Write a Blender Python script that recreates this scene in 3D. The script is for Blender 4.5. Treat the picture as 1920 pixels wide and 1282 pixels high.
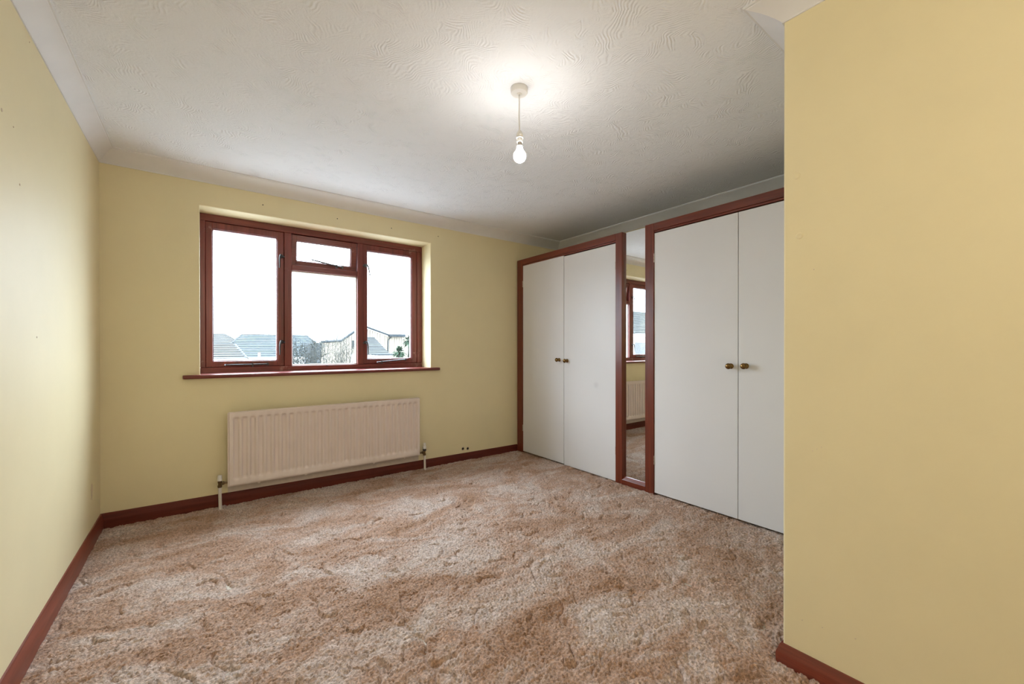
import bpy, bmesh, math, random
import numpy as np
from mathutils import Vector, Matrix, noise as mnoise

random.seed(7)
rng = np.random.default_rng(11)
for o in list(bpy.data.objects):
    bpy.data.objects.remove(o)
scene = bpy.context.scene
COL = scene.collection

# ------------------------------------------------------------------ camera
cam_data = bpy.data.cameras.new('camera')
cam = bpy.data.objects.new('camera', cam_data)
COL.objects.link(cam)
cam_data.sensor_width = 36.0
cam_data.lens = 777.46 / 1920 * 36.0
cam_data.shift_y = 14.18 / 1920
cam_data.clip_start = 0.02
cam_data.clip_end = 400
_R = Vector((0.79944, -0.60074, -0.0007)); _F = Vector((0.60074, 0.79944, -0.0034))
_U = _R.cross(_F).normalized(); _R = _F.cross(_U).normalized()
M4 = Matrix((( _R.x, _U.x, -_F.x, 0.5132), (_R.y, _U.y, -_F.y, -3.6898), (_R.z, _U.z, -_F.z, 1.1441), (0, 0, 0, 1)))
cam.matrix_world = M4
scene.camera = cam

# ------------------------------------------------------------------ light and exposure
WORLD_STRENGTH = 36.0
FILL_GLOBE_STRENGTH = 33.0  # fill globe added behind the camera, out of view
BULB_STRENGTH = 135.0
scene.view_settings.view_transform = 'Standard'
scene.view_settings.look = 'None'
scene.view_settings.gamma = 1.0
scene.view_settings.use_curve_mapping = False
scene.view_settings.exposure = 0.1
world = bpy.data.worlds.new('overcast_sky')
scene.world = world
world.use_nodes = True
wn = world.node_tree.nodes
wn['Background'].inputs['Color'].default_value = (0.86, 0.98, 1.13, 1)
wn['Background'].inputs['Strength'].default_value = WORLD_STRENGTH
# overcast sky: the zenith about three times as bright as the horizon
_wl = world.node_tree.links
_tc = wn.new('ShaderNodeTexCoord'); _sx = wn.new('ShaderNodeSeparateXYZ')
_mx = wn.new('ShaderNodeMath'); _mx.operation = 'MAXIMUM'; _mx.inputs[1].default_value = 0.0
_ma = wn.new('ShaderNodeMath'); _ma.operation = 'MULTIPLY_ADD'; _ma.inputs[1].default_value = 0.667 * WORLD_STRENGTH; _ma.inputs[2].default_value = 0.333 * WORLD_STRENGTH
_wl.new(_tc.outputs['Generated'], _sx.inputs[0]); _wl.new(_sx.outputs['Z'], _mx.inputs[0])
_wl.new(_mx.outputs[0], _ma.inputs[0]); _wl.new(_ma.outputs[0], wn['Background'].inputs['Strength'])
# the window opening is a portal for the sky light
pl = bpy.data.lights.new('window_portal', 'AREA')
pl.shape = 'RECTANGLE'; pl.size = 1.80; pl.size_y = 1.22
pl.cycles.is_portal = True
po = bpy.data.objects.new('window_portal', pl)
COL.objects.link(po)
po.location = (1.405, 0.34, 1.555)
po.rotation_euler = (math.radians(-90), 0, 0)

# ------------------------------------------------------------------ materials
def new_mat(name):
    m = bpy.data.materials.new(name); m.use_nodes = True
    nt = m.node_tree
    return m, nt, nt.nodes['Principled BSDF']

def N(nt, typ, **kw):
    n = nt.nodes.new(typ)
    for k, v in kw.items():
        if k.startswith('i_'):
            n.inputs[k[2:].replace('_', ' ')].default_value = v
        else:
            setattr(n, k, v)
    return n

def ramp(nt, fac, stops):
    r = nt.nodes.new('ShaderNodeValToRGB')
    cr = r.color_ramp
    while len(cr.elements) < len(stops):
        cr.elements.new(0.5)
    for e, (p, c) in zip(cr.elements, stops):
        e.position = p
        e.color = (c[0], c[1], c[2], 1) if hasattr(c, '__len__') else (c, c, c, 1)
    nt.links.new(fac, r.inputs[0])
    return r.outputs[0]

def coords(nt, scale=(1, 1, 1), kind='Object'):
    tc = nt.nodes.new('ShaderNodeTexCoord')
    mp = nt.nodes.new('ShaderNodeMapping')
    mp.inputs['Scale'].default_value = scale
    nt.links.new(tc.outputs[kind], mp.inputs['Vector'])
    return mp.outputs[0]

def mixc(nt, fac, a, b, mode='MIX'):
    m = nt.nodes.new('ShaderNodeMix'); m.data_type = 'RGBA'; m.blend_type = mode
    for sock, v in ((m.inputs[0], fac), (m.inputs[6], a), (m.inputs[7], b)):
        if hasattr(v, 'is_linked'):
            nt.links.new(v, sock)
        elif hasattr(v, '__len__'):
            sock.default_value = (v[0], v[1], v[2], 1)
        else:
            sock.default_value = v
    return m.outputs[2]

def bump(nt, bsdf, height, strength, dist):
    b = nt.nodes.new('ShaderNodeBump')
    b.inputs['Strength'].default_value = strength
    b.inputs['Distance'].default_value = dist
    nt.links.new(height, b.inputs['Height'])
    nt.links.new(b.outputs[0], bsdf.inputs['Normal'])
    return b

def plain(name, col, rough=0.5, metal=0.0, spec=0.5, var=0.06, scale=9.0, bumps=0.0, bscale=200.0):
    m, nt, b = new_mat(name)
    v = coords(nt)
    n = N(nt, 'ShaderNodeTexNoise', i_Scale=scale, i_Detail=4.0)
    nt.links.new(v, n.inputs['Vector'])
    lo = tuple(c * (1 - var) for c in col); hi = tuple(min(1, c * (1 + var)) for c in col)
    nt.links.new(ramp(nt, n.outputs[0], [(0.3, lo), (0.7, hi)]), b.inputs['Base Color'])
    b.inputs['Roughness'].default_value = rough
    b.inputs['Metallic'].default_value = metal
    b.inputs['Specular IOR Level'].default_value = spec
    if bumps:
        n2 = N(nt, 'ShaderNodeTexNoise', i_Scale=bscale, i_Detail=3.0)
        nt.links.new(v, n2.inputs['Vector'])
        bump(nt, b, n2.outputs[0], bumps, 0.002)
    return m

WALL_COL = (0.81, 0.712, 0.455)
def wall_mat():
    m, nt, b = new_mat('cream_emulsion')
    v = coords(nt)
    n = N(nt, 'ShaderNodeTexNoise', i_Scale=1.6, i_Detail=5.0, i_Roughness=0.6)
    nt.links.new(v, n.inputs['Vector'])
    c = WALL_COL
    base = ramp(nt, n.outputs[0], [(0.3, tuple(x * 0.965 for x in c)), (0.7, tuple(min(1, x * 1.03) for x in c))])
    # small scuffs and marks
    s = N(nt, 'ShaderNodeTexVoronoi', i_Scale=2.6, i_Randomness=1.0)
    nt.links.new(v, s.inputs['Vector'])
    spots = ramp(nt, s.outputs['Distance'], [(0.0, 1.0), (0.014, 0.0)])
    gate = N(nt, 'ShaderNodeTexNoise', i_Scale=1.3)
    nt.links.new(v, gate.inputs['Vector'])
    g = ramp(nt, gate.outputs[0], [(0.55, 0.0), (0.6, 1.0)])
    f = mixc(nt, 1.0, spots, g, 'MULTIPLY')
    base = mixc(nt, f, base, (0.30, 0.24, 0.15))
    nt.links.new(base, b.inputs['Base Color'])
    b.inputs['Roughness'].default_value = 0.55
    b.inputs['Specular IOR Level'].default_value = 0.3
    n2 = N(nt, 'ShaderNodeTexNoise', i_Scale=70.0, i_Detail=4.0)
    nt.links.new(v, n2.inputs['Vector'])
    bump(nt, b, n2.outputs[0], 0.10, 0.003)
    return m

def ceiling_mat():
    m, nt, b = new_mat('white_stippled_ceiling')
    v = coords(nt)
    b.inputs['Base Color'].default_value = (0.87, 0.88, 0.91, 1)
    b.inputs['Roughness'].default_value = 0.8
    b.inputs['Specular IOR Level'].default_value = 0.2
    # combed fans: every patch of the plaster has its own stroke direction
    d = N(nt, 'ShaderNodeTexNoise', i_Scale=5.0, i_Detail=2.0)
    nt.links.new(v, d.inputs['Vector'])
    vm = N(nt, 'ShaderNodeVectorMath', operation='MULTIPLY_ADD')
    nt.links.new(d.outputs['Color'], vm.inputs[0])
    vm.inputs[1].default_value = (0.22, 0.22, 0.0)
    nt.links.new(v, vm.inputs[2])
    vo = N(nt, 'ShaderNodeTexVoronoi', i_Scale=5.5)
    nt.links.new(vm.outputs[0], vo.inputs['Vector'])
    ang = N(nt, 'ShaderNodeSeparateColor'); nt.links.new(vo.outputs['Color'], ang.inputs[0])
    am = N(nt, 'ShaderNodeMath', operation='MULTIPLY'); am.inputs[1].default_value = 6.283
    nt.links.new(ang.outputs[0], am.inputs[0])
    rel = N(nt, 'ShaderNodeVectorMath', operation='SUBTRACT')
    nt.links.new(vm.outputs[0], rel.inputs[0]); nt.links.new(vo.outputs['Position'], rel.inputs[1])
    rot = N(nt, 'ShaderNodeVectorRotate', rotation_type='Z_AXIS')
    nt.links.new(rel.outputs[0], rot.inputs['Vector']); nt.links.new(am.outputs[0], rot.inputs['Angle'])
    off = N(nt, 'ShaderNodeVectorMath', operation='ADD'); off.inputs[1].default_value = (0.16, 0.0, 0.0)
    nt.links.new(rot.outputs[0], off.inputs[0])
    flat = N(nt, 'ShaderNodeVectorMath', operation='MULTIPLY'); flat.inputs[1].default_value = (1, 1, 0)
    nt.links.new(off.outputs[0], flat.inputs[0])
    ln = N(nt, 'ShaderNodeVectorMath', operation='LENGTH'); nt.links.new(flat.outputs[0], ln.inputs[0])
    mu = N(nt, 'ShaderNodeMath', operation='MULTIPLY'); mu.inputs[1].default_value = 430.0
    nt.links.new(ln.outputs['Value'], mu.inputs[0])
    w = N(nt, 'ShaderNodeMath', operation='SINE'); nt.links.new(mu.outputs[0], w.inputs[0])
    n1 = N(nt, 'ShaderNodeTexNoise', i_Scale=11.0, i_Detail=5.0, i_Roughness=0.7)
    nt.links.new(v, n1.inputs['Vector'])
    g1 = ramp(nt, n1.outputs[0], [(0.46, 0.0), (0.66, 1.0)])
    h = mixc(nt, 1.0, w.outputs[0], g1, 'MULTIPLY')
    n2 = N(nt, 'ShaderNodeTexNoise', i_Scale=45.0, i_Detail=5.0, i_Roughness=0.65, i_Distortion=0.8)
    nt.links.new(v, n2.inputs['Vector'])
    h2 = mixc(nt, 0.60, h, n2.outputs[0])
    bump(nt, b, h2, 0.55, 0.007)
    return m

def wood_mat(name, axis, col=(0.150, 0.027, 0.011), rough=0.32, worn=0.0):
    m, nt, b = new_mat(name)
    sc = [26.0, 26.0, 26.0]; sc[axis] = 1.3
    v = coords(nt, sc)
    n = N(nt, 'ShaderNodeTexNoise', i_Scale=1.6, i_Detail=7.0, i_Roughness=0.6, i_Distortion=0.5)
    nt.links.new(v, n.inputs['Vector'])
    lo = tuple(c * 0.55 for c in col); hi = (col[0] * 1.45, col[1] * 1.6, col[2] * 1.6)
    base = ramp(nt, n.outputs[0], [(0.25, lo), (0.5, col), (0.78, hi)])
    # knots
    vk = coords(nt)
    k = N(nt, 'ShaderNodeTexVoronoi', i_Scale=3.1)
    nt.links.new(vk, k.inputs['Vector'])
    kf = ramp(nt, k.outputs['Distance'], [(0.0, 1.0), (0.05, 0.0)])
    base = mixc(nt, kf, base, tuple(c * 0.3 for c in col))
    if worn:
        w = N(nt, 'ShaderNodeTexNoise', i_Scale=7.0, i_Detail=8.0, i_Roughness=0.75)
        nt.links.new(vk, w.inputs['Vector'])
        wf = ramp(nt, w.outputs[0], [(0.66 - worn * 0.05, 0.0), (0.72, 0.75)])
        base = mixc(nt, wf, base, (0.42, 0.25, 0.20))
    nt.links.new(base, b.inputs['Base Color'])
    b.inputs['Roughness'].default_value = rough
    b.inputs['Coat Weight'].default_value = 0.12 if rough < 0.5 else 0.0
    b.inputs['Specular IOR Level'].default_value = 0.5 if rough < 0.5 else 0.25
    b.inputs['Coat Roughness'].default_value = 0.2
    bump(nt, b, n.outputs[0], 0.08, 0.002)
    return m

def carpet_mat():
    m, nt, b = new_mat('tan_twist_pile')
    v = coords(nt)
    a = N(nt, 'ShaderNodeTexNoise', i_Scale=2.7, i_Detail=8.0, i_Roughness=0.68, i_Distortion=0.7)
    nt.links.new(coords(nt, (0.8, 1.5, 1)), a.inputs['Vector'])
    base = ramp(nt, a.outputs[0], [(0.32, (0.34, 0.185, 0.105)), (0.47, (0.47, 0.305, 0.222)), (0.62, (0.60, 0.485, 0.425))])
    t = N(nt, 'ShaderNodeTexNoise', i_Scale=95.0, i_Detail=3.0)
    nt.links.new(v, t.inputs['Vector'])
    tf = ramp(nt, t.outputs[0], [(0.32, 0.55), (0.68, 1.22)])
    base = mixc(nt, 1.0, base, tf, 'MULTIPLY')
    nt.links.new(base, b.inputs['Base Color'])
    b.inputs['Roughness'].default_value = 0.95
    b.inputs['Specular IOR Level'].default_value = 0.1
    b.inputs['Sheen Weight'].default_value = 0.25
    b.inputs['Sheen Roughness'].default_value = 0.5
    b.inputs['Sheen Tint'].default_value = (1.0, 0.9, 0.8, 1)
    t2 = N(nt, 'ShaderNodeTexNoise', i_Scale=190.0, i_Detail=2.0)
    nt.links.new(v, t2.inputs['Vector'])
    bump(nt, b, t2.outputs[0], 0.7, 0.006)
    return m

def door_mat():
    m, nt, b = new_mat('white_laminate')
    v = coords(nt)
    base = N(nt, 'ShaderNodeTexNoise', i_Scale=1.5, i_Detail=3.0)
    nt.links.new(v, base.inputs['Vector'])
    c = ramp(nt, base.outputs[0], [(0.3, (0.73, 0.72, 0.73)), (0.7, (0.76, 0.75, 0.76))])
    sm = N(nt, 'ShaderNodeVectorMath', operation='DISTANCE'); sm.inputs[1].default_value = (3.352, -1.168, 0.811)
    nt.links.new(v, sm.inputs[0])
    c = mixc(nt, ramp(nt, sm.outputs['Value'], [(0.012, 0.16), (0.036, 0.0)]), c, (0.35, 0.33, 0.33))
    nt.links.new(c, b.inputs['Base Color'])
    b.inputs['Roughness'].default_value = 0.38
    b.inputs['Specular IOR Level'].default_value = 0.35
    return m

def glass_mat(name, tint=(0.97, 0.985, 0.98)):
    m = bpy.data.materials.new(name); m.use_nodes = True
    nt = m.node_tree; nt.nodes.remove(nt.nodes['Principled BSDF'])
    t = nt.nodes.new('ShaderNodeBsdfTransparent'); t.inputs[0].default_value = (*tint, 1)
    g = nt.nodes.new('ShaderNodeBsdfGlossy'); g.inputs['Roughness'].default_value = 0.01
    # dirt streaks soften the pane a little
    lw = nt.nodes.new('ShaderNodeLayerWeight'); lw.inputs[0].default_value = 0.5
    pw = N(nt, 'ShaderNodeMath', operation='POWER'); pw.inputs[1].default_value = 5.0
    nt.links.new(lw.outputs['Facing'], pw.inputs[0])
    ma = N(nt, 'ShaderNodeMath', operation='MULTIPLY_ADD'); ma.inputs[1].default_value = 0.9; ma.inputs[2].default_value = 0.04
    nt.links.new(pw.outputs[0], ma.inputs[0])
    mx = nt.nodes.new('ShaderNodeMixShader')
    nt.links.new(ma.outputs[0], mx.inputs[0])
    nt.links.new(t.outputs[0], mx.inputs[1]); nt.links.new(g.outputs[0], mx.inputs[2])
    nt.links.new(mx.outputs[0], nt.nodes['Material Output'].inputs[0])
    return m

def mirror_mat():
    m, nt, b = new_mat('silvered_glass')
    v = coords(nt)
    n = N(nt, 'ShaderNodeTexNoise', i_Scale=14.0, i_Detail=4.0)
    nt.links.new(v, n.inputs['Vector'])
    nt.links.new(ramp(nt, n.outputs[0], [(0.3, (0.78, 0.79, 0.77)), (0.7, (0.82, 0.83, 0.81))]), b.inputs['Base Color'])
    b.inputs['Metallic'].default_value = 1.0
    b.inputs['Roughness'].default_value = 0.012
    return m

def emit_mat(name, col, strength):
    m, nt, b = new_mat(name)
    b.inputs['Base Color'].default_value = (0.9, 0.9, 0.9, 1)
    b.inputs['Emission Color'].default_value = (*col, 1)
    b.inputs['Emission Strength'].default_value = strength
    return m

MAT = {}
MAT['wall'] = wall_mat()
MAT['ceiling'] = ceiling_mat()
MAT['coving'] = plain('white_coving_paint', (0.80, 0.79, 0.79), 0.6, spec=0.3, var=0.02)
for i, ax in enumerate('xyz'):
    MAT['wood_' + ax] = wood_mat('mahogany_stain_' + ax, i)
    MAT['win_' + ax] = wood_mat('window_mahogany_' + ax, i, (0.165, 0.030, 0.024), 0.34, worn=1.0)
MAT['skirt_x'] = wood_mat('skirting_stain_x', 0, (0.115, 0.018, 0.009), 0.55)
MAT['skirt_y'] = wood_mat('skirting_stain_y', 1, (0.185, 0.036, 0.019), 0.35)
MAT['carpet'] = carpet_mat()
MAT['door'] = door_mat()
MAT['glass'] = glass_mat('clear_pane')
MAT['mirror'] = mirror_mat()
MAT['radiator'] = plain('cream_radiator_enamel', (0.79, 0.68, 0.625), 0.36, spec=0.45, var=0.02)
MAT['white_plastic'] = plain('white_plastic', (0.78, 0.76, 0.73), 0.4, var=0.02)
MAT['black_plastic'] = plain('black_plastic', (0.02, 0.02, 0.02), 0.45)
MAT['white_pipe'] = plain('white_painted_pipe', (0.74, 0.68, 0.62), 0.4, var=0.03)
MAT['old_brass'] = plain('tarnished_brass', (0.22, 0.15, 0.075), 0.4, metal=0.9, var=0.3, scale=60)
MAT['knob_brass'] = plain('antique_brass', (0.20, 0.12, 0.045), 0.27, metal=1.0, var=0.25, scale=40)
MAT['hinge_steel'] = plain('dull_steel', (0.55, 0.50, 0.44), 0.35, metal=1.0)
MAT['iron'] = plain('black_iron', (0.035, 0.042, 0.045), 0.33, spec=0.6, var=0.2, scale=80)
MAT['carcass'] = plain('chipboard_carcass', (0.55, 0.50, 0.42), 0.7)
MAT['plaster'] = plain('bare_pink_plaster', (0.66, 0.56, 0.49), 0.75, var=0.05, scale=30)
MAT['hole'] = plain('dark_hole', (0.02, 0.016, 0.012), 0.9)
MAT['filler'] = plain('old_filler', (0.70, 0.58, 0.42), 0.8)
MAT['globe'] = emit_mat('added_fill_glow', (1.0, 0.94, 0.88), FILL_GLOBE_STRENGTH)  # glow of the added globe that brightens the partition and back wall
MAT['bulb'] = emit_mat('lit_bulb', (1.0, 0.97, 0.92), BULB_STRENGTH)

# ------------------------------------------------------------------ mesh helpers
def link(name, me, mat=None, parent=None, smooth=False):
    o = bpy.data.objects.new(name, me)
    COL.objects.link(o)
    if mat is not None and not me.materials:
        for mm in (mat if isinstance(mat, (list, tuple)) else [mat]):
            me.materials.append(mm)
    if parent is not None:
        o.parent = parent
        o.matrix_parent_inverse = parent.matrix_basis.inverted()
    if smooth:
        for p in me.polygons:
            p.use_smooth = True
    return o

def empty(name, loc=(0, 0, 0)):
    o = bpy.data.objects.new(name, None)
    COL.objects.link(o)
    o.location = loc
    o.empty_display_size = 0.1
    return o

def tag(o, label=None, cat=None, group=None, kind=None):
    if label: o['label'] = label
    if cat: o['category'] = cat
    if group: o['group'] = group
    if kind: o['kind'] = kind
    return o

def pydata(name, verts, faces):
    me = bpy.data.meshes.new(name)
    me.from_pydata([tuple(v) for v in verts], [], faces)
    me.update()
    return me

def bm_box(bm, x0, x1, y0, y1, z0, z1, bev=0.0, seg=2):
    b2 = bmesh.new()
    vs = [b2.verts.new((x, y, z)) for x in (x0, x1) for y in (y0, y1) for z in (z0, z1)]
    for f in ((0, 1, 3, 2), (4, 6, 7, 5), (0, 4, 5, 1), (2, 3, 7, 6), (0, 2, 6, 4), (1, 5, 7, 3)):
        b2.faces.new([vs[i] for i in f])
    if bev:
        bmesh.ops.bevel(b2, geom=list(b2.edges), offset=bev, segments=seg, profile=0.5, affect='EDGES')
    bmesh.ops.recalc_face_normals(b2, faces=list(b2.faces))
    tmp = bpy.data.meshes.new('tmp'); b2.to_mesh(tmp); b2.free()
    bm.from_mesh(tmp); bpy.data.meshes.remove(tmp)

def bm_mesh(bm, name):
    me = bpy.data.meshes.new(name); bm.to_mesh(me); bm.free()
    return me

def box(name, x0, x1, y0, y1, z0, z1, mat, parent=None, bev=0.0, seg=2):
    bm = bmesh.new(); bm_box(bm, min(x0, x1), max(x0, x1), min(y0, y1), max(y0, y1), min(z0, z1), max(z0, z1), bev, seg)
    return link(name, bm_mesh(bm, name), mat, parent)

def lathe_data(profile, axis_o, axis_d, seg=24):
    """profile = [(radius, distance along axis)], closed with caps"""
    d = Vector(axis_d).normalized(); o = Vector(axis_o)
    a = d.orthogonal().normalized(); b = d.cross(a)
    vs, fs = [], []
    for r, h in profile:
        for k in range(seg):
            t = 2 * math.pi * k / seg
            vs.append(o + d * h + (a * math.cos(t) + b * math.sin(t)) * max(r, 1e-5))
    n = len(profile)
    for i in range(n - 1):
        for k in range(seg):
            k2 = (k + 1) % seg
            fs.append((i * seg + k, i * seg + k2, (i + 1) * seg + k2, (i + 1) * seg + k))
    fs.append(tuple(range(seg))[::-1]); fs.append(tuple((n - 1) * seg + k for k in range(seg)))
    return vs, fs

def lathe(name, profile, axis_o, axis_d, mat, parent=None, seg=24):
    return smooth_by_angle(link(name, pydata(name, *lathe_data(profile, axis_o, axis_d, seg)), mat, parent))

def smooth_by_angle(o, ang=40):
    me = o.data
    me.polygons.foreach_set('use_smooth', [True] * len(me.polygons))
    me.set_sharp_from_angle(angle=math.radians(ang))
    return o

def tube_data(pts, radii, seg=10):
    pts = [Vector(p) for p in pts]
    vs, fs = [], []
    up = None
    for i, p in enumerate(pts):
        t = (pts[min(i + 1, len(pts) - 1)] - pts[max(i - 1, 0)]).normalized()
        if up is None:
            up = t.orthogonal().normalized()
        up = (up - t * up.dot(t)).normalized()
        b = t.cross(up)
        r = radii[i] if hasattr(radii, '__len__') else radii
        for k in range(seg):
            a = 2 * math.pi * k / seg
            vs.append(p + (up * math.cos(a) + b * math.sin(a)) * r)
    for i in range(len(pts) - 1):
        for k in range(seg):
            k2 = (k + 1) % seg
            fs.append((i * seg + k, i * seg + k2, (i + 1) * seg + k2, (i + 1) * seg + k))
    fs.append(tuple(range(seg))[::-1]); fs.append(tuple((len(pts) - 1) * seg + k for k in range(seg)))
    return vs, fs

def tube(name, pts, radii, mat, parent=None, seg=10):
    return smooth_by_angle(link(name, pydata(name, *tube_data(pts, radii, seg)), mat, parent), 50)

def merge(datas):
    vs, fs = [], []
    for v, f in datas:
        k = len(vs)
        vs += list(v); fs += [tuple(i + k for i in ff) for ff in f]
    return vs, fs

def prism(name, poly, a0, a1, axis, mat, parent=None):
    """extrude a 2D polygon along an axis; poly gives the two other coordinates in order"""
    def mk(p, a):
        c = list(p); c.insert(axis, a); return c
    n = len(poly)
    vs = [mk(p, a0) for p in poly] + [mk(p, a1) for p in poly]
    fs = [tuple(range(n)), tuple(range(n, 2 * n))[::-1]] + [(i, n + i, n + (i + 1) % n, (i + 1) % n) for i in range(n)]
    me = pydata(name, vs, fs)
    bm = bmesh.new(); bm.from_mesh(me); bmesh.ops.recalc_face_normals(bm, faces=list(bm.faces)); bm.to_mesh(me); bm.free()
    return link(name, me, mat, parent)

# ------------------------------------------------------------------ room dimensions (metres)
H = 2.40
XR, YE = 2.2176, -3.0737          # partition face and its corner
XW = 3.986                        # far right wall behind the wardrobes
YF = -4.75                        # wall behind the camera
WX0, WX1, WZ0, WZ1 = 0.5113, 2.2991, 0.930, 2.1615   # window opening
WT = 0.30                         # outer wall thickness
WF = 3.344                        # front of the wardrobes

# ------------------------------------------------------------------ setting
def struct(o):
    o['kind'] = 'structure'; return o

# back wall with the window opening
xs = [-0.12, WX0, WX1, XW + 0.12]; zs = [0.0, WZ0, WZ1, H + 0.05]
bm = bmesh.new()
for i in range(3):
    for j in range(3):
        if i == 1 and j == 1: continue
        for y in (0.0, WT):
            v = [bm.verts.new(p) for p in ((xs[i], y, zs[j]), (xs[i + 1], y, zs[j]), (xs[i + 1], y, zs[j + 1]), (xs[i], y, zs[j + 1]))]
            bm.faces.new(v if y == 0.0 else v[::-1])
for (a, b) in (((WX0, WZ0), (WX1, WZ0)), ((WX1, WZ0), (WX1, WZ1)), ((WX1, WZ1), (WX0, WZ1)), ((WX0, WZ1), (WX0, WZ0)),
               ((xs[0], zs[0]), (xs[0], zs[3])), ((xs[0], zs[3]), (xs[3], zs[3])), ((xs[3], zs[3]), (xs[3], zs[0])), ((xs[3], zs[0]), (xs[0], zs[0]))):
    bm.faces.new([bm.verts.new(p) for p in ((a[0], 0, a[1]), (b[0], 0, b[1]), (b[0], WT, b[1]), (a[0], WT, a[1]))])
bmesh.ops.remove_doubles(bm, verts=list(bm.verts), dist=1e-5)
bmesh.ops.recalc_face_normals(bm, faces=list(bm.faces))
be = [e for e in bm.edges if all(abs(v.co.y) < 1e-6 for v in e.verts) and
      ((all(abs(v.co.x - WX0) < 1e-5 or abs(v.co.x - WX1) < 1e-5 for v in e.verts) and abs(e.verts[0].co.x - e.verts[1].co.x) < 1e-5 and all(WZ0 - 1e-5 <= v.co.z <= WZ1 + 1e-5 for v in e.verts))
       or (all(abs(v.co.z - WZ1) < 1e-5 for v in e.verts) and all(WX0 - 1e-5 <= v.co.x <= WX1 + 1e-5 for v in e.verts)))]
bmesh.ops.bevel(bm, geom=be, offset=0.006, segments=3, profile=0.5, affect='EDGES')
wall_back = struct(link('wall_back', bm_mesh(bm, 'wall_back'), MAT['wall']))
wall_left = struct(box('wall_left', -0.12, 0.0, YF - 0.12, 0.0, 0, H + 0.05, MAT['wall']))
wall_right = struct(box('wall_right', XW, XW + 0.12, YE - 0.05, 0.0, 0, H + 0.05, MAT['wall']))
wall_front = struct(box('wall_front', 0.0, XR, YF - 0.12, YF, 0, H + 0.05, MAT['wall']))
bm = bmesh.new()
bm_box(bm, XR, XW + 0.12, YF - 0.12, YE, 0, H + 0.05)
ed = [e for e in bm.edges if all(abs(v.co.x - XR) < 1e-5 and abs(v.co.y - YE) < 1e-5 for v in e.verts)]
bmesh.ops.bevel(bm, geom=ed, offset=0.006, segments=3, profile=0.5, affect='EDGES')
wall_partition = struct(link('wall_partition', bm_mesh(bm, 'wall_partition'), MAT['wall']))
ceiling = struct(box('ceiling', -0.12, XW + 0.12, YF - 0.12, WT, H, H + 0.12, MAT['ceiling']))
struct(box('floor_slab', -0.12, XW + 0.12, YF - 0.12, WT, -0.15, -0.02, MAT['carcass']))

# carpet: a finely displaced sheet (tufts, trodden hollows and creases where the pile parts)
def fft_noise(nx, ny, step, lam, seed, aniso=(1.0, 1.0)):
    r = np.random.default_rng(seed)
    f = np.fft.rfft2(r.standard_normal((ny, nx)))
    ky = np.fft.fftfreq(ny, step)[:, None] * aniso[1]; kx = np.fft.rfftfreq(nx, step)[None, :] * aniso[0]
    k = np.sqrt(kx * kx + ky * ky) * lam
    f *= np.exp(-(k - 1.0) ** 2 / 0.35)
    a = np.fft.irfft2(f, s=(ny, nx))
    return a / a.std()
step = 0.0045
cx0, cx1, cy0, cy1 = -0.01, 3.42, -4.76, 0.01
nx = int((cx1 - cx0) / step) + 1; ny = int((cy1 - cy0) / step) + 1
X = np.linspace(cx0, cx1, nx); Y = np.linspace(cy0, cy1, ny)
tuft = fft_noise(nx, ny, step, 0.016, 1) + 0.5 * np.random.default_rng(3).standard_normal((ny, nx))
mid = fft_noise(nx, ny, step, 0.075, 4); big = fft_noise(nx, ny, step, 0.36, 5)
warp = fft_noise(nx, ny, step, 0.16, 6, (1.0, 1.5)); gate = fft_noise(nx, ny, step, 0.30, 8)
g1 = np.clip((gate - 0.25) / 0.5, 0, 1)
crease = np.exp(-(warp / 0.20) ** 2) * g1; lip = np.tanh(warp / 0.3) * np.exp(-(warp / 0.9) ** 2) * g1
warp2 = fft_noise(nx, ny, step, 0.085, 16, (1.0, 1.3)); gate2 = fft_noise(nx, ny, step, 0.22, 18)
crease2 = np.exp(-(warp2 / 0.26) ** 2) * np.clip((gate2 - 0.5) / 0.5, 0, 1)
Z = 0.0022 * tuft + 0.0018 * mid + 0.0022 * big - 0.014 * crease + 0.004 * lip - 0.009 * crease2
fade = np.clip(np.minimum.reduce([(X - 0.0)[None, :] / 0.03 + 0 * Y[:, None], (0.0 - Y)[:, None] / 0.03 + 0 * X[None, :]]), 0.15, 1)
Z = Z * fade - 0.002
XX, YY = np.meshgrid(X, Y)
co = np.stack([XX, YY, Z], -1).reshape(-1, 3).astype(np.float32)
idx = np.arange(nx * ny, dtype=np.int32).reshape(ny, nx)
quads = np.stack([idx[:-1, :-1], idx[:-1, 1:], idx[1:, 1:], idx[1:, :-1]], -1).reshape(-1)
me = bpy.data.meshes.new('floor')
me.vertices.add(nx * ny); me.vertices.foreach_set('co', co.ravel())
nq = len(quads) // 4
me.loops.add(nq * 4); me.loops.foreach_set('vertex_index', quads)
me.polygons.add(nq); me.polygons.foreach_set('loop_start', np.arange(0, nq * 4, 4, dtype=np.int32))
me.polygons.foreach_set('loop_total', np.full(nq, 4, dtype=np.int32))
me.polygons.foreach_set('use_smooth', np.ones(nq, dtype=bool))
me.update(); me.validate()
floor = struct(link('floor', me, MAT['carpet']))
tag(floor, label='wall to wall tan carpet with trodden shaggy pile', kind='structure')

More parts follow.
